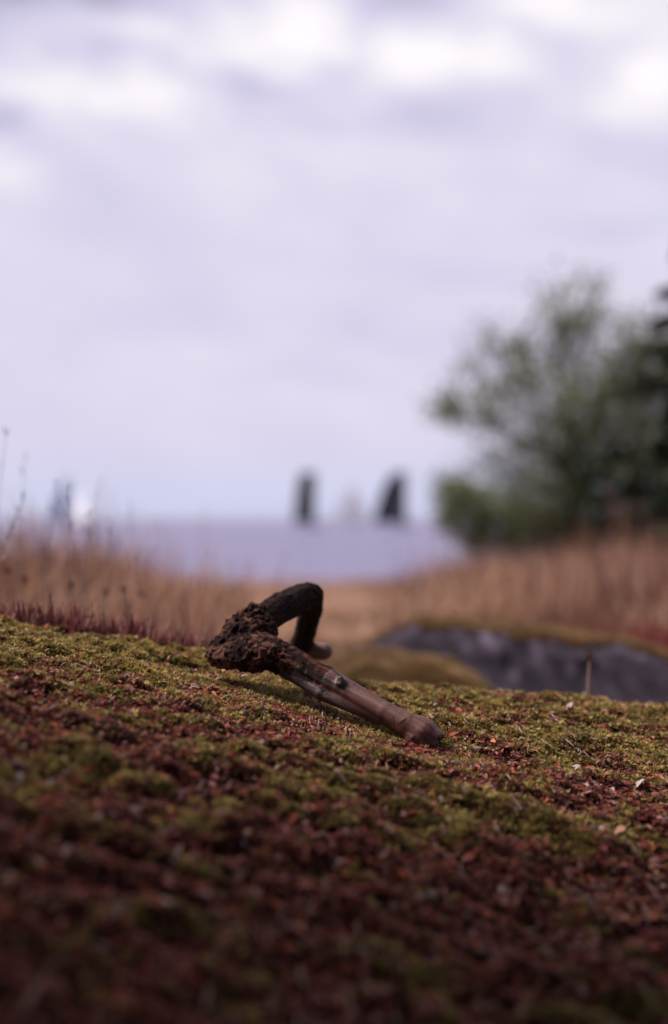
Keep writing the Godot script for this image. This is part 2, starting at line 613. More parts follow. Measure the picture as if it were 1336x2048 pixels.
func blade_mesh(seed_: int, count: int, spread: float, droop: float, width: float) -> ArrayMesh:
	# a tuft of thin blades, 1 unit tall
	var r := RandomNumberGenerator.new()
	r.seed = seed_
	var b := Bits.new()
	for i in count:
		var a := r.randf() * TAU
		var out := Vector3(cos(a), 0, sin(a))
		var side := Vector3(-sin(a), 0, cos(a))
		var root := Vector3(r.randf_range(-1, 1), 0, r.randf_range(-1, 1)) * spread
		var hgt := r.randf_range(0.55, 1.0)
		var lean := r.randf_range(0.1, droop)
		var prev: Array = []
		for s in 5:
			var t := s / 4.0
			var p := root + Vector3.UP * hgt * t * (1.0 - 0.25 * lean * t) + out * hgt * lean * t * t * 0.7
			var w := width * (1.0 - t * 0.8)
			if prev:
				b.quad(prev[0], prev[1], p + side * w, p - side * w)
			prev = [p - side * w, p + side * w]
	return b.done()

func make_heath() -> void:
	# low red shoots just over the crest of the slope, and red heath beyond the ledge
	var places: Array = []
	var tints := PackedColorArray()
	for k in 9000:
		var x := rng.randf_range(-0.95, -0.10)
		var d := rng.randf_range(1.93, 2.55) + x * 0.12
		if rng.randf() < smoothstep(-0.3, -0.1, x) * 0.9:
			continue
		var y := EYE + (skin(x, d) if d < 2.45 else ground(x, d))
		var s := rng.randf_range(0.012, 0.05)
		places.append(Transform3D(Basis(Vector3.UP, rng.randf() * TAU).scaled(Vector3(s, s * 1.1, s)), Vector3(x, y, -d)))
		tints.append(jitter(Color(0.15, 0.050, 0.055) if rng.randf() < 0.6 else Color(0.25, 0.13, 0.11), 0.3))
	tag(scatter("heather", blade_mesh(31, 7, 0.25, 0.5, 0.05), leafy(), places, tints), "low crimson heath shoots along the crest of the mossy slope", "heather", "", "stuff")
	places = []
	tints = PackedColorArray()
	for k in 9000:
		var d := rng.randf_range(4.4, 6.6)
		var x := rng.randf_range(0.05, 0.36) * d
		if n_patch.get_noise_2d(x * 1.5, d * 1.5) + smoothstep(0.08, 0.25, x / d) < 0.25:
			continue
		var s := rng.randf_range(0.05, 0.11) * (1.0 + 0.6 * smoothstep(0.14, 0.22, x / d))
		places.append(Transform3D(Basis(Vector3.UP, rng.randf() * TAU).scaled(Vector3(s, s, s)), Vector3(x, EYE + ground(x, d) - 0.005, -d)))
		tints.append(jitter(Color(0.21, 0.045, 0.055) if rng.randf() < 0.7 else Color(0.26, 0.13, 0.09), 0.3))
	tag(scatter("heather", blade_mesh(32, 8, 0.4, 0.7, 0.05), leafy(), places, tints), "wine red heath growing behind the grey rock ledge", "heather", "", "stuff")

func make_grass() -> void:
	var straw := [Color(0.13, 0.056, 0.048), Color(0.22, 0.115, 0.082), Color(0.30, 0.175, 0.118), Color(0.35, 0.215, 0.135), Color(0.37, 0.25, 0.19)]
	var sets := [[[], PackedColorArray()], [[], PackedColorArray()], [[], PackedColorArray()]]
	for k in 21000:
		var d := 2.9 + 22.0 * pow(rng.randf(), 1.7)
		var x := rng.randf_range(-0.34, 0.34) * d
		var a := x / d
		var hgt := 0.07
		if a < -0.06:
			hgt = 0.07 + 0.19 * smoothstep(0.06, 0.105, -a)
			if d > 9.0 or d < 3.0:
				hgt = 0.12
		elif a > 0.03:
			hgt = 0.07 + 0.25 * smoothstep(0.03, 0.09, a)
			if d < 4.6:
				hgt = 0.06
			if d > 13.0:
				hgt = 0.2 + 0.2 * smoothstep(0.045, 0.075, a)
		elif d > 16.0:
			hgt = 0.10
		if d < 4.5 and a > -0.05 and rng.randf() < 0.6:
			continue
		hgt *= rng.randf_range(0.45, 1.25) * clampf(0.85 + 1.3 * n_big.get_noise_2d(x * 1.6, d * 0.9), 0.3, 1.6)
		if rng.randf() < 0.06:
			hgt *= 1.7
		var w := clampf(hgt, 0.08, 0.4) * rng.randf_range(0.8, 1.4)
		var v := rng.randi_range(0, 2)
		sets[v][0].append(Transform3D(Basis(Vector3.UP, rng.randf() * TAU).scaled(Vector3(w, hgt, w)), Vector3(x, EYE + ground(x, d) - 0.01, -d)))
		var tone := straw[clampi(int(2.0 + 4.5 * n_tone.get_noise_2d(x * 1.1, d * 1.1) + rng.randf_range(-0.9, 0.9)), 0, 4)] as Color
		sets[v][1].append(jitter(tone, 0.25))
	for k in 11000:
		# the low turf between the banks, down to the shore
		var d := rng.randf_range(6.0, 27.0)
		var x := rng.randf_range(-0.13, 0.11) * d
		var hgt := rng.randf_range(0.05, 0.12)
		var w := rng.randf_range(0.2, 0.4)
		sets[k % 3][0].append(Transform3D(Basis(Vector3.UP, rng.randf() * TAU).scaled(Vector3(w, hgt, w)), Vector3(x, EYE + ground(x, d) - 0.01, -d)))
		sets[k % 3][1].append(jitter(straw[rng.randi_range(2, 4)], 0.2))
	var label := ["tall dry straw coloured grass behind the slope", "bleached tan grass blades in the meadow", "wispy dry grass towards the shore"]
	for v in 3:
		tag(scatter("dry_grass", blade_mesh(41 + v, 8, 0.5, 1.0, 0.012), leafy(), sets[v][0], sets[v][1]), label[v], "grass", "", "stuff")

# ------------------------------------------------------------------ trees
func crown_mesh(clumps: Array, leaf: float, seed_: int, tone: Color) -> ArrayMesh:
	# clumps: centre, radii, number of leaves
	var r := RandomNumberGenerator.new()
	r.seed = seed_
	var b := Bits.new()
	for q in clumps:
		for i in q[2]:
			var p := Vector3(r.randfn(), r.randfn(), r.randfn()) * 0.55
			var at: Vector3 = q[0] + p * q[1]
			var u := Vector3(r.randfn(), r.randfn(), r.randfn()).normalized()
			var w := u.cross(Vector3(r.randfn(), r.randfn(), r.randfn())).normalized()
			var s := leaf * r.randf_range(0.6, 1.3)
			var k := r.randf_range(0.65, 1.35)
			var col := Color(tone.r * k * r.randf_range(0.85, 1.2), tone.g * k, tone.b * k * r.randf_range(0.8, 1.2))
			b.quad(at - u * s, at + w * s * 0.35, at + u * s, at - w * s * 0.35, col)
	return b.done()

func at(px: float, row: float, d: float) -> Vector3:
	return Vector3((px - 668.0) / 2926.0 * d, EYE + (1040.0 - row) / 2926.0 * d, -d)

func branch_points(a: Vector3, z: Vector3, sag: float, n := 7) -> Array:
	var out: Array = []
	for i in n:
		var t := i / float(n - 1)
		var p := a.lerp(z, t)
		p += Vector3(rng.randfn(), rng.randfn(), rng.randfn()) * a.distance_to(z) * 0.025 * sin(PI * t)
		p.y += sag * sin(PI * t)
		out.append(p)
	return out

func tapered(n: int, r0: float, r1: float) -> Array:
	var out: Array = []
	for i in n:
		out.append(lerpf(r0, r1, i / float(n - 1)))
	return out

func make_trees() -> void:
	var bark := mat(Color(0.06, 0.045, 0.045), 0.95)
	relief(bark, noise_tex(76, 0.03), 1.5, 5.0)
	# the open shrubby tree at the edge of the meadow
	var D := 14.0
	var px := D / 2926.0
	var spots := [[1173, 585, 45, 150], [1100, 600, 38, 110], [1040, 700, 36, 330], [978, 668, 32, 60], [945, 740, 34, 130], [893, 812, 30, 260], [975, 825, 46, 420], [1030, 772, 36, 220],
		[1132, 662, 36, 330], [1185, 640, 40, 160], [1275, 700, 58, 900], [1172, 785, 55, 420], [1112, 850, 55, 700], [1205, 845, 66, 800], [1300, 790, 70, 1300], [1245, 930, 70, 900],
		[1165, 940, 70, 900], [1090, 985, 60, 900], [1310, 930, 80, 1500], [1070, 760, 36, 160], [1110, 720, 34, 140], [1230, 770, 50, 420], [1000, 905, 50, 100], [960, 935, 42, 80], [1055, 890, 42, 110], [1030, 950, 45, 220]]
	var shrub := base_node("shrub_tree", Vector3.ZERO)
	tag(shrub, "open leafy tree with many thin stems, sky showing through its crown", "tree")
	var clumps: Array = []
	for s in spots:
		var c := at(s[0], s[1], D + rng.randf_range(-0.35, 0.35))
		clumps.append([c, Vector3(s[2], s[2], s[2] * 1.1) * px * 1.25, int(s[3] * 1.5)])
	var foot := at(1150, 1100, D)
	var trunk := Bits.new()
	trunk.tube(branch_points(foot - Vector3(0, 0.35, 0), at(1140, 900, D), 0.0), tapered(7, 0.05, 0.028))
	put(trunk.done(), "trunk", bark, shrub)
	for e in clumps:
		var b := Bits.new()
		var a: Vector3 = at(1140, 900, D).lerp(foot, rng.randf_range(0.0, 0.8))
		var way := branch_points(a, e[0], 0.08)
		b.tube(way, tapered(7, 0.018, 0.005), 5)
		for t in 5:
			var tip: Vector3 = e[0] + Vector3(rng.randfn(), rng.randfn(), rng.randfn()) * e[1] * 0.8
			b.tube(branch_points(way[rng.randi_range(3, 6)], tip, 0.0, 4), tapered(4, 0.009, 0.003), 4)
		put(b.done(), "limb", bark, shrub)
	put(crown_mesh(clumps, 0.036, 5, Color(0.145, 0.165, 0.075)), "crown", leafy(), shrub)
	# low dense bush at its foot
	var bush := base_node("bush", Vector3.ZERO)
	tag(bush, "low rounded green bush at the foot of the open tree, beside the sea", "bush")
	clumps = []
	for s in [[905, 985, 42, 900], [950, 1010, 48, 900], [1010, 1020, 50, 1000], [900, 1040, 34, 500], [1060, 1045, 50, 900], [960, 1070, 45, 900], [1030, 1085, 45, 900]]:
		clumps.append([at(s[0], s[1], 15.2), Vector3(s[2], s[2], s[2] * 1.5) * px, s[3]])
	var stems := Bits.new()
	for e in clumps:
		stems.tube(branch_points(at(980, 1125, 15.2) - Vector3(0, 0.25, 0), e[0], 0.05), tapered(7, 0.025, 0.006), 5)
	put(stems.done(), "stem", bark, bush)
	put(crown_mesh(clumps, 0.035, 6, Color(0.13, 0.155, 0.065)), "crown", leafy(), bush)
	var under := base_node("bush", Vector3.ZERO)
	tag(under, "dark dense undergrowth bush below the conifer", "bush")
	clumps = []
	for s in [[1100, 1075, 50, 1000], [1170, 1085, 50, 1000], [1250, 1085, 50, 1000], [1130, 1045, 60, 1100], [1210, 1040, 60, 1300], [1290, 1030, 60, 1500], [1370, 1020, 70, 1500], [1460, 1010, 80, 1500]]:
		clumps.append([at(s[0], s[1], 14.8), Vector3(s[2], s[2], s[2]) * px, s[3]])
	stems = Bits.new()
	for e in clumps:
		stems.tube(branch_points(at(1280, 1120, 14.8) - Vector3(0, 0.1, 0), e[0], 0.05), tapered(7, 0.03, 0.006), 5)
	put(stems.done(), "stem", bark, under)
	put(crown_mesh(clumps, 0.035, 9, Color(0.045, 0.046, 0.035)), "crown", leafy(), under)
	# the wood behind the viewer that keeps the near part of the slope dim
	for e in [[0.5, -0.95, 9.0, 2.6, "tall spruce behind the mossy slope, its boughs over the dim litter"], [-1.15, -0.42, 9.0, 2.05, "spruce with drooping boughs beside the high end of the slope"], [2.5, -0.9, 8.0, 1.7, "spruce growing beside the low end of the slope"],
			[0.0, -4.2, 11.0, 2.6, "largest spruce of the wood, standing behind the tall one"]]:
		conifer(Vector3(e[0], EYE + ground(e[0], e[1]) - 0.05, -e[1]), e[2], e[3], e[4], int(e[2] * 10.0 + e[0] * 7.0), 2.15 / e[2])
	conifer(at(1392, 1110, 12.6) + Vector3(0, -0.2, 0), 3.05, 1.15, "dense dark green conifer beside the open tree", 3)

func conifer(foot: Vector3, hgt: float, reach: float, label: String, seed_: int, bare := 0.04) -> void:
	var r := RandomNumberGenerator.new()
	r.seed = seed_
	var root := base_node("conifer_tree", foot)
	tag(root, label, "tree")
	var bark := mat(Color(0.06, 0.04, 0.035), 0.95)
	var t := Bits.new()
	t.tube([Vector3.ZERO, Vector3(0.02, hgt * 0.5, 0), Vector3(0, hgt, 0)], [hgt * 0.022, hgt * 0.014, 0.006], 8)
	var limbs := t
	var needles := Bits.new()
	var levels := int(hgt * (9.0 if bare < 0.1 else 13.0))
	for l in levels:
		var f := (l + r.randf()) / levels
		var y := hgt * (bare + (0.99 - bare) * f)
		var out := reach * pow(1.0 - f, 0.8) * r.randf_range(0.75, 1.1) + 0.05
		for k in 5:
			var a := r.randf() * TAU
			var dir := Vector3(cos(a), -0.15, sin(a))
			var tip := Vector3(0, y, 0) + dir * out
			limbs.tube([Vector3(0, y, 0), Vector3(0, y, 0) + dir * out * 0.5 + Vector3(0, 0.04, 0), tip], [0.014, 0.009, 0.003], 4)
			var side := Vector3(-sin(a), 0, cos(a))
			for q in int((34 if bare < 0.1 else 58) * out + 8):
				var s := r.randf_range(0.12, 1.0)
				var p := Vector3(0, y + 0.04 * sin(PI * s), 0) + dir * out * s
				var z := side * signf(r.randf() - 0.5) + dir * 0.6 + Vector3(0, r.randf_range(-0.5, 0.25), 0)
				var len := out * 0.28 * (1.15 - s * 0.7) + 0.05
				var end := p + z.normalized() * len
				var up := Vector3(r.randfn(), r.randfn(), r.randfn()).normalized() * (0.045 if bare < 0.1 else 0.055)
				var kk := r.randf_range(0.6, 1.3)
				needles.quad(p - up, p + up, end + up * 0.5, end - up * 0.5, Color(0.028 * kk, 0.036 * kk, 0.020 * kk))
	put(limbs.done(), "trunk", bark, root)
	put(needles.done(), "crown", leafy(), root)

# ------------------------------------------------------------------ boats
func boat(foot: Vector3, mast_h: float, hull_l: float, turn: float, lean: float, sail_c: Color, sail_w: float, jib_w: float, full: float, label: String) -> void:
	var root := base_node("sailing_boat", foot, turn)
	root.rotation.z = lean
	tag(root, label, "boat", "boats sailing near the horizon")
	var hull := Bits.new()
	var rows: Array = []
	var n := 14
	for i in n:
		var t := i / float(n - 1)
		var w: float = 0.16 * hull_l * pow(sin(PI * clampf(0.12 + 0.88 * (1.0 - t), 0.0, 1.0)), 0.7) * 0.9
		var x := (t - 0.5) * hull_l
		var free := 0.11 * hull_l * (0.8 + 0.5 * t * t)
		rows.append([Vector3(x, free, -w), Vector3(x * 0.94, -0.03 * hull_l, -w * 0.5), Vector3(x * 0.94, -0.03 * hull_l, w * 0.5), Vector3(x, free, w)])
	for i in n - 1:
		for k in 3:
			hull.quad(rows[i][k], rows[i][k + 1], rows[i + 1][k + 1], rows[i + 1][k])
		hull.quad(rows[i][3], rows[i][0], rows[i + 1][0], rows[i + 1][3])
	for e in [0, n - 1]:
		hull.quad(rows[e][0], rows[e][1], rows[e][2], rows[e][3])
	put(hull.done(), "hull", mat(Color(0.05, 0.045, 0.07), 0.4), root)
	var spar := Bits.new()
	spar.tube([Vector3(0, 0, 0), Vector3(0, mast_h, 0)], [0.12, 0.06], 8)
	put(spar.done(), "mast", mat(Color(0.06, 0.06, 0.08), 0.5), root)
	var boom := Bits.new()
	boom.tube([Vector3(0, hull_l * 0.19, 0), Vector3(-sail_w, hull_l * 0.19, 0)], [0.08, 0.06], 8)
	put(boom.done(), "boom", mat(Color(0.06, 0.06, 0.08), 0.5), root)
	var cloth := mat(sail_c, 0.9)
	cloth.metallic_specular = 0.1
	cloth.backlight_enabled = true
	cloth.backlight = Color(0.25, 0.25, 0.25)
	for s in [[-1.0, sail_w, mast_h * 0.985, "mainsail"], [1.0, jib_w, mast_h * 0.86, "jib"]]:
		if s[1] <= 0.0:
			continue
		var b := Bits.new()
		var steps := 12
		var prev: Array = []
		for i in steps + 1:
			var t := i / float(steps)
			var y := lerpf(hull_l * 0.20, s[2], t)
			var w: float = s[1] * pow(1.0 - t * 0.97, full)
			var line: Array = []
			for k in 6:
				var u := k / 5.0
				var x0 := 0.0
				if s[0] > 0.0:
					x0 = s[1] * (1.0 - t) + 0.1
					line.append(Vector3(x0 - u * w * 0.92, y, 0.12 * w * sin(PI * u)))
				else:
					line.append(Vector3(-0.1 - u * w, y, 0.12 * w * sin(PI * u)))
			if prev:
				for k in 5:
					b.quad(prev[k], prev[k + 1], line[k + 1], line[k])
			prev = line
		put(b.done(), s[3], cloth, root)

func make_boats() -> void:
	var dark := Color(0.014, 0.012, 0.028)
	boat(Vector3((629 - 668) / 2926.0 * 430, 0, -430), 16.2, 6.0, 0.4, -0.02, dark, 6.6, 0.0, 0.14, "dark sailed boat turned almost end on, its sail a narrow upright blade")
	boat(Vector3((812 - 668) / 2926.0 * 430, 0, -430), 16.4, 6.0, 0.12, 0.0, dark, 9.8, 0.0, 0.36, "dark sailed boat showing a broad triangular sail with an upright edge")
	boat(Vector3((708 - 668) / 2926.0 * 700, 0, -700), 19.5, 9.0, 1.0, 0.0, Color(0.75, 0.75, 0.74), 22.0, 16.0, 1.0, "boat with wide pale sails in shade between the two dark sails")
	boat(Vector3((174 - 668) / 2926.0 * 480, 0, -480), 10.8, 7.0, -1.2, 0.0, Color(0.88, 0.90, 0.90), 12.5, 0.0, 0.4, "boat with a bright white sail behind the grass stalks")
	boat(Vector3((138 - 668) / 2926.0 * 560, 0, -560), 19.0, 11.0, 0.2, 0.0, Color(0.36, 0.43, 0.54), 8.5, 0.0, 0.8, "boat with a tall pale blue grey sail beside the white sail")

# ------------------------------------------------------------------ the dead wood
func make_driftwood() -> void:
	# bones: from, radius, to, radius, roughness of the surface, which part
	var K := 0.000575
	var bones: Array = []
	var line := func(pts: Array, rough: float, part: int) -> void:
		var chain := bones.size()
		for i in pts.size() - 1:
			var p: Array = pts[i]
			var q: Array = pts[i + 1]
			bones.append([at(p[0], p[1], p[2]), p[3] * p[2] / 2926.0, at(q[0], q[1], q[2]), q[3] * q[2] / 2926.0, rough, part, chain])
	# parts: 0 root knob, 1 arched limb, 2 front limb, 3 foot stub
	line.call([[440, 1306, 1.735, 27], [482, 1280, 1.74, 38], [522, 1258, 1.755, 34]], 1.0, 0)
	line.call([[446, 1316, 1.72, 22], [500, 1306, 1.71, 38], [548, 1312, 1.697, 30], [600, 1338, 1.69, 22]], 0.8, 0)
	line.call([[478, 1262, 1.75, 30], [508, 1234, 1.76, 26]], 1.0, 0)
	line.call([[515, 1246, 1.765, 30], [565, 1214, 1.82, 30], [602, 1198, 1.87, 29], [619, 1194, 1.885, 26]], 0.45, 1)
	line.call([[619, 1194, 1.885, 26], [622, 1222, 1.91, 23], [612, 1262, 1.945, 21], [602, 1292, 1.965, 21]], 0.25, 1)
	line.call([[598, 1298, 1.968, 20], [625, 1302, 1.97, 17], [648, 1303, 1.965, 17]], 0.25, 3)
	line.call([[530, 1294, 1.72, 28], [575, 1319, 1.697, 29], [612, 1340, 1.68, 28], [655, 1363, 1.663, 26]], 0.5, 0)
	line.call([[655, 1363, 1.663, 26], [700, 1386, 1.645, 23], [770, 1426, 1.62, 23], [815, 1451, 1.607, 26], [846, 1468, 1.60, 29], [868, 1480, 1.597, 24]], 0.12, 2)
	line.call([[572, 1340, 1.69, 12], [640, 1389, 1.652, 11], [748, 1440, 1.622, 6]], 0.2, 2)
	line.call([[832, 1480, 1.595, 17], [864, 1502, 1.586, 10], [890, 1518, 1.578, 4]], 0.5, 2)
	line.call([[842, 1450, 1.605, 14], [866, 1460, 1.603, 9]], 0.3, 2)
	line.call([[683, 1364, 1.64, 7], [681, 1357, 1.64, 5]], 0.1, 2)
	limb_axis = (at(868, 1480, 1.597) - at(612, 1340, 1.68)).normalized()
	var h := 0.0017
	var lo := Vector3(-0.172, 99, -2.03)
	var hi := Vector3(0.14, -99, -1.53)
	for b in bones:
		lo.y = minf(lo.y, minf(b[0].y - b[1], b[2].y - b[3]) - 0.02)
		hi.y = maxf(hi.y, maxf(b[0].y + b[1], b[2].y + b[3]) + 0.02)
	var nx := int((hi.x - lo.x) / h) + 2
	var ny := int((hi.y - lo.y) / h) + 2
	var nz := int((hi.z - lo.z) / h) + 2
	var f := PackedFloat32Array()
	f.resize(nx * ny * nz)
	f.fill(1.0)
	var who := PackedByteArray()
	who.resize(nx * ny * nz)
	var near := PackedFloat32Array()
	near.resize(nx * ny * nz)
	near.fill(1.0)
	for n in bones.size():
		var b: Array = bones[n]
		var a: Vector3 = b[0]
		var ab: Vector3 = b[2] - a
		var len2 := ab.length_squared()
		var reach := maxf(b[1], b[3]) + 0.014
		var p0 := (a.min(b[2]) - Vector3.ONE * reach - lo) / h
		var p1 := (a.max(b[2]) + Vector3.ONE * reach - lo) / h
		var k := 0.008
		for iz in range(maxi(0, int(p0.z)), mini(nz - 1, int(p1.z) + 1) + 1):
			for iy in range(maxi(0, int(p0.y)), mini(ny - 1, int(p1.y) + 1) + 1):
				var o := (iz * ny + iy) * nx
				for ix in range(maxi(0, int(p0.x)), mini(nx - 1, int(p1.x) + 1) + 1):
					var p := lo + Vector3(ix, iy, iz) * h
					var t := clampf((p - a).dot(ab) / len2, 0.0, 1.0)
					var e: float = (p - a - ab * t).length() - lerpf(b[1], b[3], t)
					var c := f[o + ix]
					var join := 0.0015 if bones[who[o + ix]][6] == b[6] else k
					if e < near[o + ix]:
						near[o + ix] = e
						who[o + ix] = n
					if c > 0.5:
						f[o + ix] = e
					else:
						var q := clampf(0.5 + 0.5 * (c - e) / join, 0.0, 1.0)
						f[o + ix] = lerpf(c, e, q) - join * q * (1.0 - q)
	# weathering: rough rotten knob, furrows along the limbs, a cut end
	var cut_n := (at(880, 1484, 1.597) - at(800, 1449, 1.612)).normalized()
	var cut_p := at(878, 1486, 1.594)
	for iz in nz:
		for iy in ny:
			var o := (iz * ny + iy) * nx
			for ix in nx:
				var c := f[o + ix]
				if c > 0.012 or c < -0.012:
					continue
				var p := lo + Vector3(ix, iy, iz) * h
				var b: Array = bones[who[o + ix]]
				var rough: float = b[4]
				if b[5] == 0 and rough < 0.6:
					# the bark thins out into bare wood
					rough *= 1.0 - 0.85 * smoothstep(-0.055, -0.012, p.x + 0.02 * n_tone.get_noise_3d(p.x * 25.0, p.y * 60.0, p.z * 60.0))
				var n1 := n_lump.get_noise_3d(p.x * 42.0, p.y * 42.0, p.z * 42.0)
				var e := c + (rough if b[5] < 2 else 0.02) * 0.005 * (absf(n1) - 0.28)
				if rough > 0.4:
					e += rough * 0.0035 * n_fine.get_noise_3d(p.x * 120.0, p.y * 120.0, p.z * 120.0)
				var axis: Vector3 = (b[2] - b[0]).normalized()
				if b[5] == 2 or (b[5] == 0 and b[4] < 0.6):
					axis = limb_axis
				var along: Vector3 = axis * (p - b[0]).dot(axis)
				var across: Vector3 = p - b[0] - along
				if axis == limb_axis:
					along = axis * p.dot(axis)
					across = p - along
				e += (0.0016 if b[5] < 2 else 0.0008) * n_tone.get_noise_3d(across.x * 130.0 + along.length() * 7.0, across.y * 130.0, across.z * 130.0)
				if b[5] == 2 and b[4] < 0.25:
					var g := (p - cut_p).dot(cut_n) + 0.006 * n_fine.get_noise_3d(p.x * 150.0, p.y * 150.0, p.z * 150.0)
					e = maxf(e, g)
				f[o + ix] = e
	# surface nets
	var vid := PackedInt32Array()
	vid.resize(nx * ny * nz)
	vid.fill(-1)
	var v := PackedVector3Array()
	var nrm := PackedVector3Array()
	var col := PackedColorArray()
	var part := PackedByteArray()
	var corner := PackedInt32Array([0, 1, nx, nx + 1, nx * ny, nx * ny + 1, nx * ny + nx, nx * ny + nx + 1])
	var offs: Array = [Vector3(0, 0, 0), Vector3(1, 0, 0), Vector3(0, 1, 0), Vector3(1, 1, 0), Vector3(0, 0, 1), Vector3(1, 0, 1), Vector3(0, 1, 1), Vector3(1, 1, 1)]
	var edges: Array = [[0, 1], [2, 3], [4, 5], [6, 7], [0, 2], [1, 3], [4, 6], [5, 7], [0, 4], [1, 5], [2, 6], [3, 7]]
	for iz in nz - 1:
		for iy in ny - 1:
			var o := (iz * ny + iy) * nx
			for ix in nx - 1:
				var c0 := f[o + ix]
				if c0 > 0.02:
					continue
				var inside := 0
				for e in 8:
					if f[o + ix + corner[e]] < 0.0:
						inside += 1
				if inside == 0 or inside == 8:
					continue
				var sum := Vector3.ZERO
				var cnt := 0
				for e in edges:
					var fa := f[o + ix + corner[e[0]]]
					var fb := f[o + ix + corner[e[1]]]
					if (fa < 0.0) != (fb < 0.0):
						sum += offs[e[0]].lerp(offs[e[1]], fa / (fa - fb))
						cnt += 1
				var p := lo + (Vector3(ix, iy, iz) + sum / cnt) * h
				vid[o + ix] = v.size()
				v.append(p)
				var gx := 0.0
				var gyy := 0.0
				var gz := 0.0
				for e in 8:
					var val := f[o + ix + corner[e]]
					gx += val * (1.0 if e & 1 else -1.0)
					gyy += val * (1.0 if e & 2 else -1.0)
					gz += val * (1.0 if e & 4 else -1.0)
				nrm.append(Vector3(gx, gyy, gz).normalized())
				var w := who[o + ix]
				part.append(bones[w][5])
				col.append(wood_tone(p, bones[w], cut_p, cut_n))
	var faces: Array = [PackedInt32Array(), PackedInt32Array(), PackedInt32Array(), PackedInt32Array()]
	for iz in range(1, nz - 1):
		for iy in range(1, ny - 1):
			var o := (iz * ny + iy) * nx
			for ix in range(1, nx - 1):
				var k := o + ix
				if vid[k] < 0:
					continue
				var s := f[k] < 0.0
				for axis in 3:
					var da: int = [1, nx, nx * ny][axis]
					if s == (f[k + da] < 0.0):
						continue
					var db: int = [nx, nx * ny, 1][axis]
					var dc: int = [nx * ny, 1, nx][axis]
					var a := vid[k]
					var b := vid[k - db]
					var c := vid[k - db - dc]
					var e := vid[k - dc]
					if b < 0 or c < 0 or e < 0:
						continue
					var into: PackedInt32Array = faces[part[a]]
					if s:
						into.append_array([a, c, b, a, e, c])
					else:
						into.append_array([a, b, c, a, c, e])
					faces[part[a]] = into
	var wood := base_node("driftwood_branch", Vector3.ZERO)
	tag(wood, "forked dead branch with rotten dark root knob lying on the moss", "branch")
	var called := ["root_knob", "arched_limb", "front_limb", "foot_stub"]
	var labels := ["dark crumbly rotten root knob", "almost black arched limb bending back to the ground", "smooth weathered reddish brown limb with a broken end", "short pale brown stub"]
	for n in 4:
		var m := mat(Color.WHITE, [0.9, 0.9, 0.45, 0.62][n], true)
		m.metallic_specular = [0.15, 0.15, 0.36, 0.35][n]
		relief(m, noise_tex(80 + n, 0.05), [0.35, 0.2, 0.05, 0.06][n], [22.0, 22.0, 34.0, 30.0][n])
		var o := put(trimmed(v, nrm, col, faces[n]), called[n], m, wood)
		o.set_meta("label", labels[n])

func trimmed(v: PackedVector3Array, n: PackedVector3Array, c: PackedColorArray, idx: PackedInt32Array) -> ArrayMesh:
	var map := {}
	var v2 := PackedVector3Array()
	var n2 := PackedVector3Array()
	var c2 := PackedColorArray()
	var i2 := PackedInt32Array()
	for i in idx:
		if not map.has(i):
			map[i] = v2.size()
			v2.append(v[i])
			n2.append(n[i])
			c2.append(c[i])
		i2.append(map[i])
	return mesh_from(v2, i2, n2, c2)

func wood_tone(p: Vector3, b: Array, cut_p: Vector3, cut_n: Vector3) -> Color:
	var axis: Vector3 = (b[2] - b[0]).normalized()
	var along: float = (p - b[0]).dot(axis)
	var across: Vector3 = p - b[0] - axis * along
	var grain := n_tone.get_noise_3d(across.x * 210.0 + along * 11.0, across.y * 210.0, across.z * 210.0 + along * 8.0)
	var blot := n_lump.get_noise_3d(p.x * 30.0, p.y * 30.0, p.z * 30.0 + 7.0)
	if b[5] == 2 or (b[5] == 0 and b[4] < 0.6):
		# streaks along the whole limb
		along = p.dot(limb_axis)
		across = p - limb_axis * along
		grain = n_tone.get_noise_3d(across.x * 320.0 + along * 16.0, across.y * 320.0, across.z * 320.0 - along * 12.0)
		blot = n_lump.get_noise_3d(across.x * 60.0 + along * 11.0, across.y * 60.0 + 3.0, across.z * 60.0)
	var speck := n_fine.get_noise_3d(p.x * 110.0, p.y * 110.0, p.z * 110.0)
	var part: int = b[5]
	var c: Color
	var rot := Color(0.022, 0.013, 0.013).lerp(Color(0.13, 0.066, 0.050), smoothstep(-0.1, 0.45, blot * 0.6 + speck * 0.65))
	if part == 0 and b[4] > 0.6:
		c = rot
	elif part == 1:
		c = Color(0.014, 0.009, 0.010).lerp(Color(0.045, 0.024, 0.022), clampf(grain * 0.8 + speck * 0.4 + 0.2, 0, 1))
	elif part == 3:
		c = Color(0.07, 0.04, 0.036).lerp(Color(0.14, 0.085, 0.078), clampf(grain + 0.45, 0, 1))
	else:
		c = Color(0.058, 0.019, 0.016).lerp(Color(0.118, 0.044, 0.036), clampf(grain * 1.2 + 0.42 + blot * 0.4, 0, 1))
		# torn bark near the knob and dark stains along the limb
		var bark := 1.0 - smoothstep(-0.040, 0.006, p.x + blot * 0.085 + speck * 0.03)
		c = c.lerp(rot, bark)
		c = c.lerp(Color(0.045, 0.018, 0.016), smoothstep(0.2, 0.4, blot) * 0.6)
		if b[1] < 0.0085:
			c = c.lerp(Color(0.04, 0.028, 0.032), 0.6)
		if b[1] < 0.005:
			c = Color(0.02, 0.012, 0.012)
		if (p - cut_p).dot(cut_n) > -0.0015:
			c = Color(0.03, 0.018, 0.017)
	return c

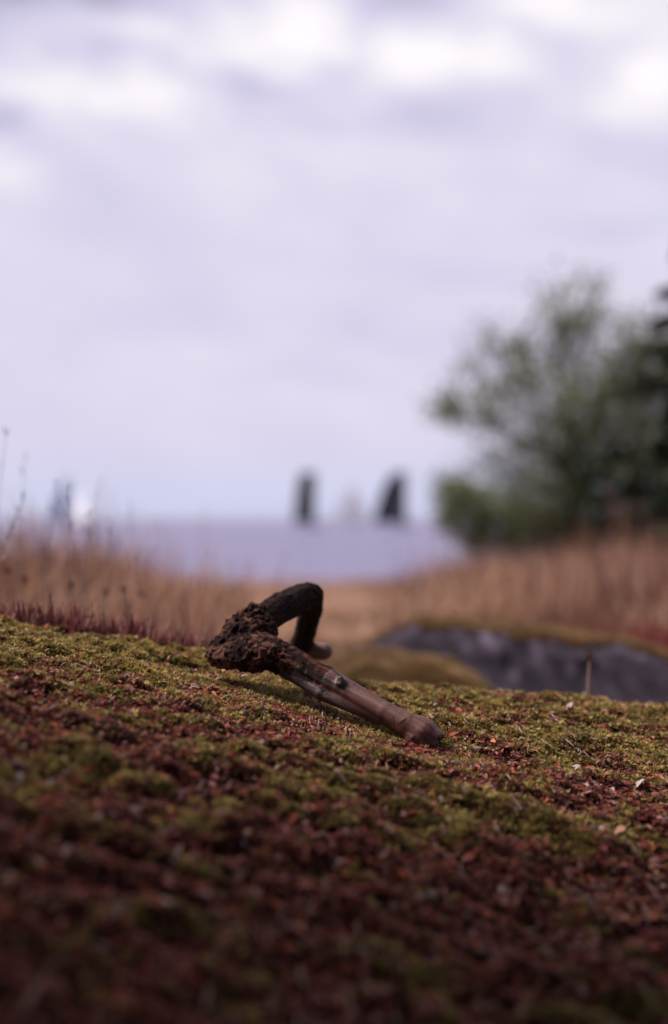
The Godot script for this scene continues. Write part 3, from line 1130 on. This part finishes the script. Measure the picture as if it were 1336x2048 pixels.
# ------------------------------------------------------------------ stalks and single leaves
func stalk(x: float, d: float, tall: float, bend: Vector3, thick: float, c: Color, label: String, group: String, head := 0.0) -> void:
	var foot := Vector3(x, EYE + ground(x, d) - 0.01, -d)
	var root := base_node("grass_stalk" if head == 0.0 else "seed_stalk", foot)
	tag(root, label, "grass stalk" if head == 0.0 else "plant", group)
	var pts: Array = []
	for i in 9:
		var t := i / 8.0
		pts.append(Vector3(0, tall * t, 0) + bend * t * t)
	var b := Bits.new()
	b.tube(pts, tapered(9, thick, thick * 0.35), 5, Color(1, 1, 1))
	var g := Bits.new()
	if head > 0.0:
		for i in 70:
			var q := Vector3(rng.randfn(), rng.randfn() * 1.3, rng.randfn()) * head * 0.36
			var u := (q.normalized() + Vector3(0, 0.6, 0)).normalized()
			var w := u.cross(Vector3(rng.randfn(), rng.randfn(), rng.randfn())).normalized()
			var p: Vector3 = pts[8] + q
			g.quad(p - u * head * 0.35, p + w * head * 0.14, p + u * head * 0.4, p - w * head * 0.14)
		put(g.done(), "seed_head", mat(Color(0.10, 0.035, 0.03), 0.9), root)
	else:
		for i in 14:
			var t := rng.randf_range(0.6, 1.0)
			var p := Vector3(0, tall * t, 0) + bend * t * t
			var u := (Vector3(rng.randfn() * 0.5, 1.0, rng.randfn() * 0.5) + bend).normalized()
			var w := u.cross(Vector3(rng.randfn(), rng.randfn(), rng.randfn())).normalized()
			g.quad(p, p + u * 0.008 + w * 0.0011, p + u * 0.017, p + u * 0.008 - w * 0.0011)
		b.v.append_array(g.v)
		b.c.append_array(g.c)
		for i in g.idx:
			b.idx.append(i + b.v.size() - g.v.size())
	put(b.done(), "stem", mat(c, 0.85), root)

func make_stalks() -> void:
	var tan := Color(0.32, 0.25, 0.25)
	# the tall wisps against the sky: foot column, tip column, tip row, distance, thickness
	for e in [[-70, 52, 982, 2.3, 0.0021, "grass stalk leaning far over at the edge of the slope"], [-50, 34, 1030, 2.2, 0.0021, "low grass stalk bowing out over the sea beside the leaning one"], [-30, 12, 868, 2.35, 0.0016, "tallest wispy grass stalk reaching well above the horizon"],
			[30, 50, 905, 2.6, 0.0013, "faint tall grass stalk swaying over the blue grey sail"], [80, 112, 965, 2.5, 0.0019, "grass stalk standing in front of the blue grey sail"], [152, 137, 968, 2.35, 0.0019, "upright grass stalk crossing the white sail"],
			[160, 178, 985, 2.5, 0.0015, "fine curved grass stalk just beyond the white sail"], [150, 200, 955, 2.8, 0.0014, "fine grass stalk leaning away from the white sail"], [200, 222, 1040, 2.7, 0.0018, "short tan grass stalk between the white sail and the meadow grass"], [250, 262, 1000, 3.0, 0.0014, "thin grass stalk rising alone out of the meadow grass"]]:
		var d: float = e[3]
		var x: float = (e[0] - 668.0) / 2926.0 * d
		stalk(x, d, (1040.0 - e[2]) / 2926.0 * d - ground(x, d) + 0.01, Vector3((e[1] - e[0]) / 2926.0 * d, 0, 0), e[4] * 0.75, tan, e[5], "grass stalks against the sky")
	# brown seed heads over the red heath
	for s in [[10, 1142, 2.4], [45, 1160, 2.5], [137, 1170, 2.35], [208, 1186, 2.6], [243, 1180, 2.5], [277, 1189, 2.7]]:
		var d: float = s[2]
		var x: float = (s[0] - 668.0) / 2926.0 * d
		var top: float = (1040.0 - s[1]) / 2926.0 * d
		stalk(x, d, top - ground(x, d) + 0.01, Vector3(0.004, 0, 0), 0.0013, Color(0.16, 0.07, 0.05), "dark brown seed head on a short stem above the red heath", "seed heads over the heath", 0.0065)
	# two pale stems before the ledge
	stalk(0.372, 2.15, 0.125, Vector3(0.004, 0, 0), 0.0032, Color(0.30, 0.19, 0.17), "pale upright plant stem standing before the dark ledge", "", 0.008)
	stalk(0.305, 2.3, 0.12, Vector3(-0.006, 0, 0), 0.0028, Color(0.16, 0.08, 0.06), "brown plant stem before the ledge, darker than its neighbour", "", 0.006)

func make_leaves() -> void:
	# larger scraps that can be told apart: photograph column, row, length in metres, colour, label
	var meshes := [flake_mesh(21), flake_mesh(22), flake_mesh(23)]
	var mats := {}
	var rust := Color(0.34, 0.10, 0.035)
	var pale := Color(0.33, 0.26, 0.27)
	var tan := Color(0.36, 0.20, 0.14)
	var list := [
		[535, 1372, 0.016, rust, "bright orange scrap of leaf just below the root knob"],
		[485, 1362, 0.018, pale, "pale leaf scrap beside the orange one below the root knob"],
		[500, 1335, 0.030, Color(0.22, 0.12, 0.06), "yellow brown leaf tucked under the root knob"],
		[1190, 1672, 0.016, pale, "curled white scrap of leaf on the brown litter"],
		[1240, 1678, 0.022, tan, "tan leaf sliver beside the curled white scrap"],
		[1255, 1858, 0.026, tan, "long pointed tan leaf on the dark litter"],
		[1150, 1548, 0.022, pale, "pale folded leaf sliver on the moss"],
		[1140, 1425, 0.024, pale, "pale leaf lying against a moss cushion near the crest"],
		[1210, 1535, 0.022, Color(0.30, 0.17, 0.15), "rounded pinkish leaf standing in the moss"],
		[1285, 1575, 0.026, pale, "thin pale twig like sliver on the litter"],
		[880, 1562, 0.020, rust, "rust coloured leaf below the broken end of the branch"],
		[1090, 1590, 0.024, tan, "brown curled leaf at the foot of a moss cushion"],
		[685, 1575, 0.016, pale, "small whitish leaf scrap in the foreground litter"],
		[270, 1632, 0.014, pale, "whitish leaf scrap among dark moss"],
		[280, 1660, 0.018, tan, "pinkish tan leaf beneath the whitish scrap"],
		[810, 1655, 0.022, tan, "broad tan leaf on the litter slope"],
		[325, 1925, 0.010, pale, "tiny white scrap in the darkest litter"],
		[410, 1875, 0.014, Color(0.3, 0.13, 0.12), "dull pink leaf scrap above the tiny white one"],
		[600, 1872, 0.018, rust, "rusty leaf flake in the dark foreground"],
		[440, 1370, 0.020, pale, "grey white leaf sliver in the green moss"],
		[130, 1480, 0.020, rust, "orange brown leaf in the green moss"],
		[40, 1580, 0.018, pale, "pale leaf fragment on dark moss"],
		[985, 1495, 0.016, rust, "orange flake on the moss beyond the branch end"]]
	for e in list:
		# where that line of sight meets the slope
		var d := 0.6
		while d < 2.4:
			if skin((e[0] - 668.0) / 2926.0 * d, d) > (1040.0 - e[1]) / 2926.0 * d:
				break
			d += 0.005
		var x: float = (e[0] - 668.0) / 2926.0 * d
		if not mats.has(e[3]):
			mats[e[3]] = mat(e[3], 0.75)
		var o := put(meshes[rng.randi_range(0, 2)], "dead_leaf", mats[e[3]])
		o.transform = Transform3D((Basis(Vector3(1, 0, 0), rng.randf_range(-0.3, 0.7)) * Basis(Vector3(0, 0, 1), rng.randf_range(-0.8, 0.8)) * Basis(Vector3.UP, rng.randf_range(0.3, 2.8))).scaled(Vector3(0.6, 1.0, 0.8) * e[2]), spot(x, d, 0.003))
		tag(o, e[4], "leaf", "larger dead leaves on the slope")
	# two dry blades bent against the branch
	for e in [[788, 1430, 784, 1458, "short upright dry blade against the branch"], [815, 1435, 788, 1458, "slanting dry leaf blade against the branch"]]:
		var a := at(e[0], e[1], 1.578)
		var z := at(e[2], e[3], 1.582)
		var b := Bits.new()
		var w := (z - a).cross(Vector3(0, 0, 1)).normalized() * (0.0012 if e[0] < 800 else 0.0026)
		var mid := (a + z) * 0.5 + Vector3(0, 0, 0.002)
		b.quad(a, mid + w, z, mid - w)
		b.quad(a + Vector3(0, 0, -0.0006), mid + w + Vector3(0, 0, -0.0006), z + Vector3(0, 0, -0.0006), mid - w + Vector3(0, 0, -0.0006))
		var o := put(b.done(), "dry_blade", mat(Color(0.30, 0.14, 0.09), 0.8))
		tag(o, e[4], "leaf")
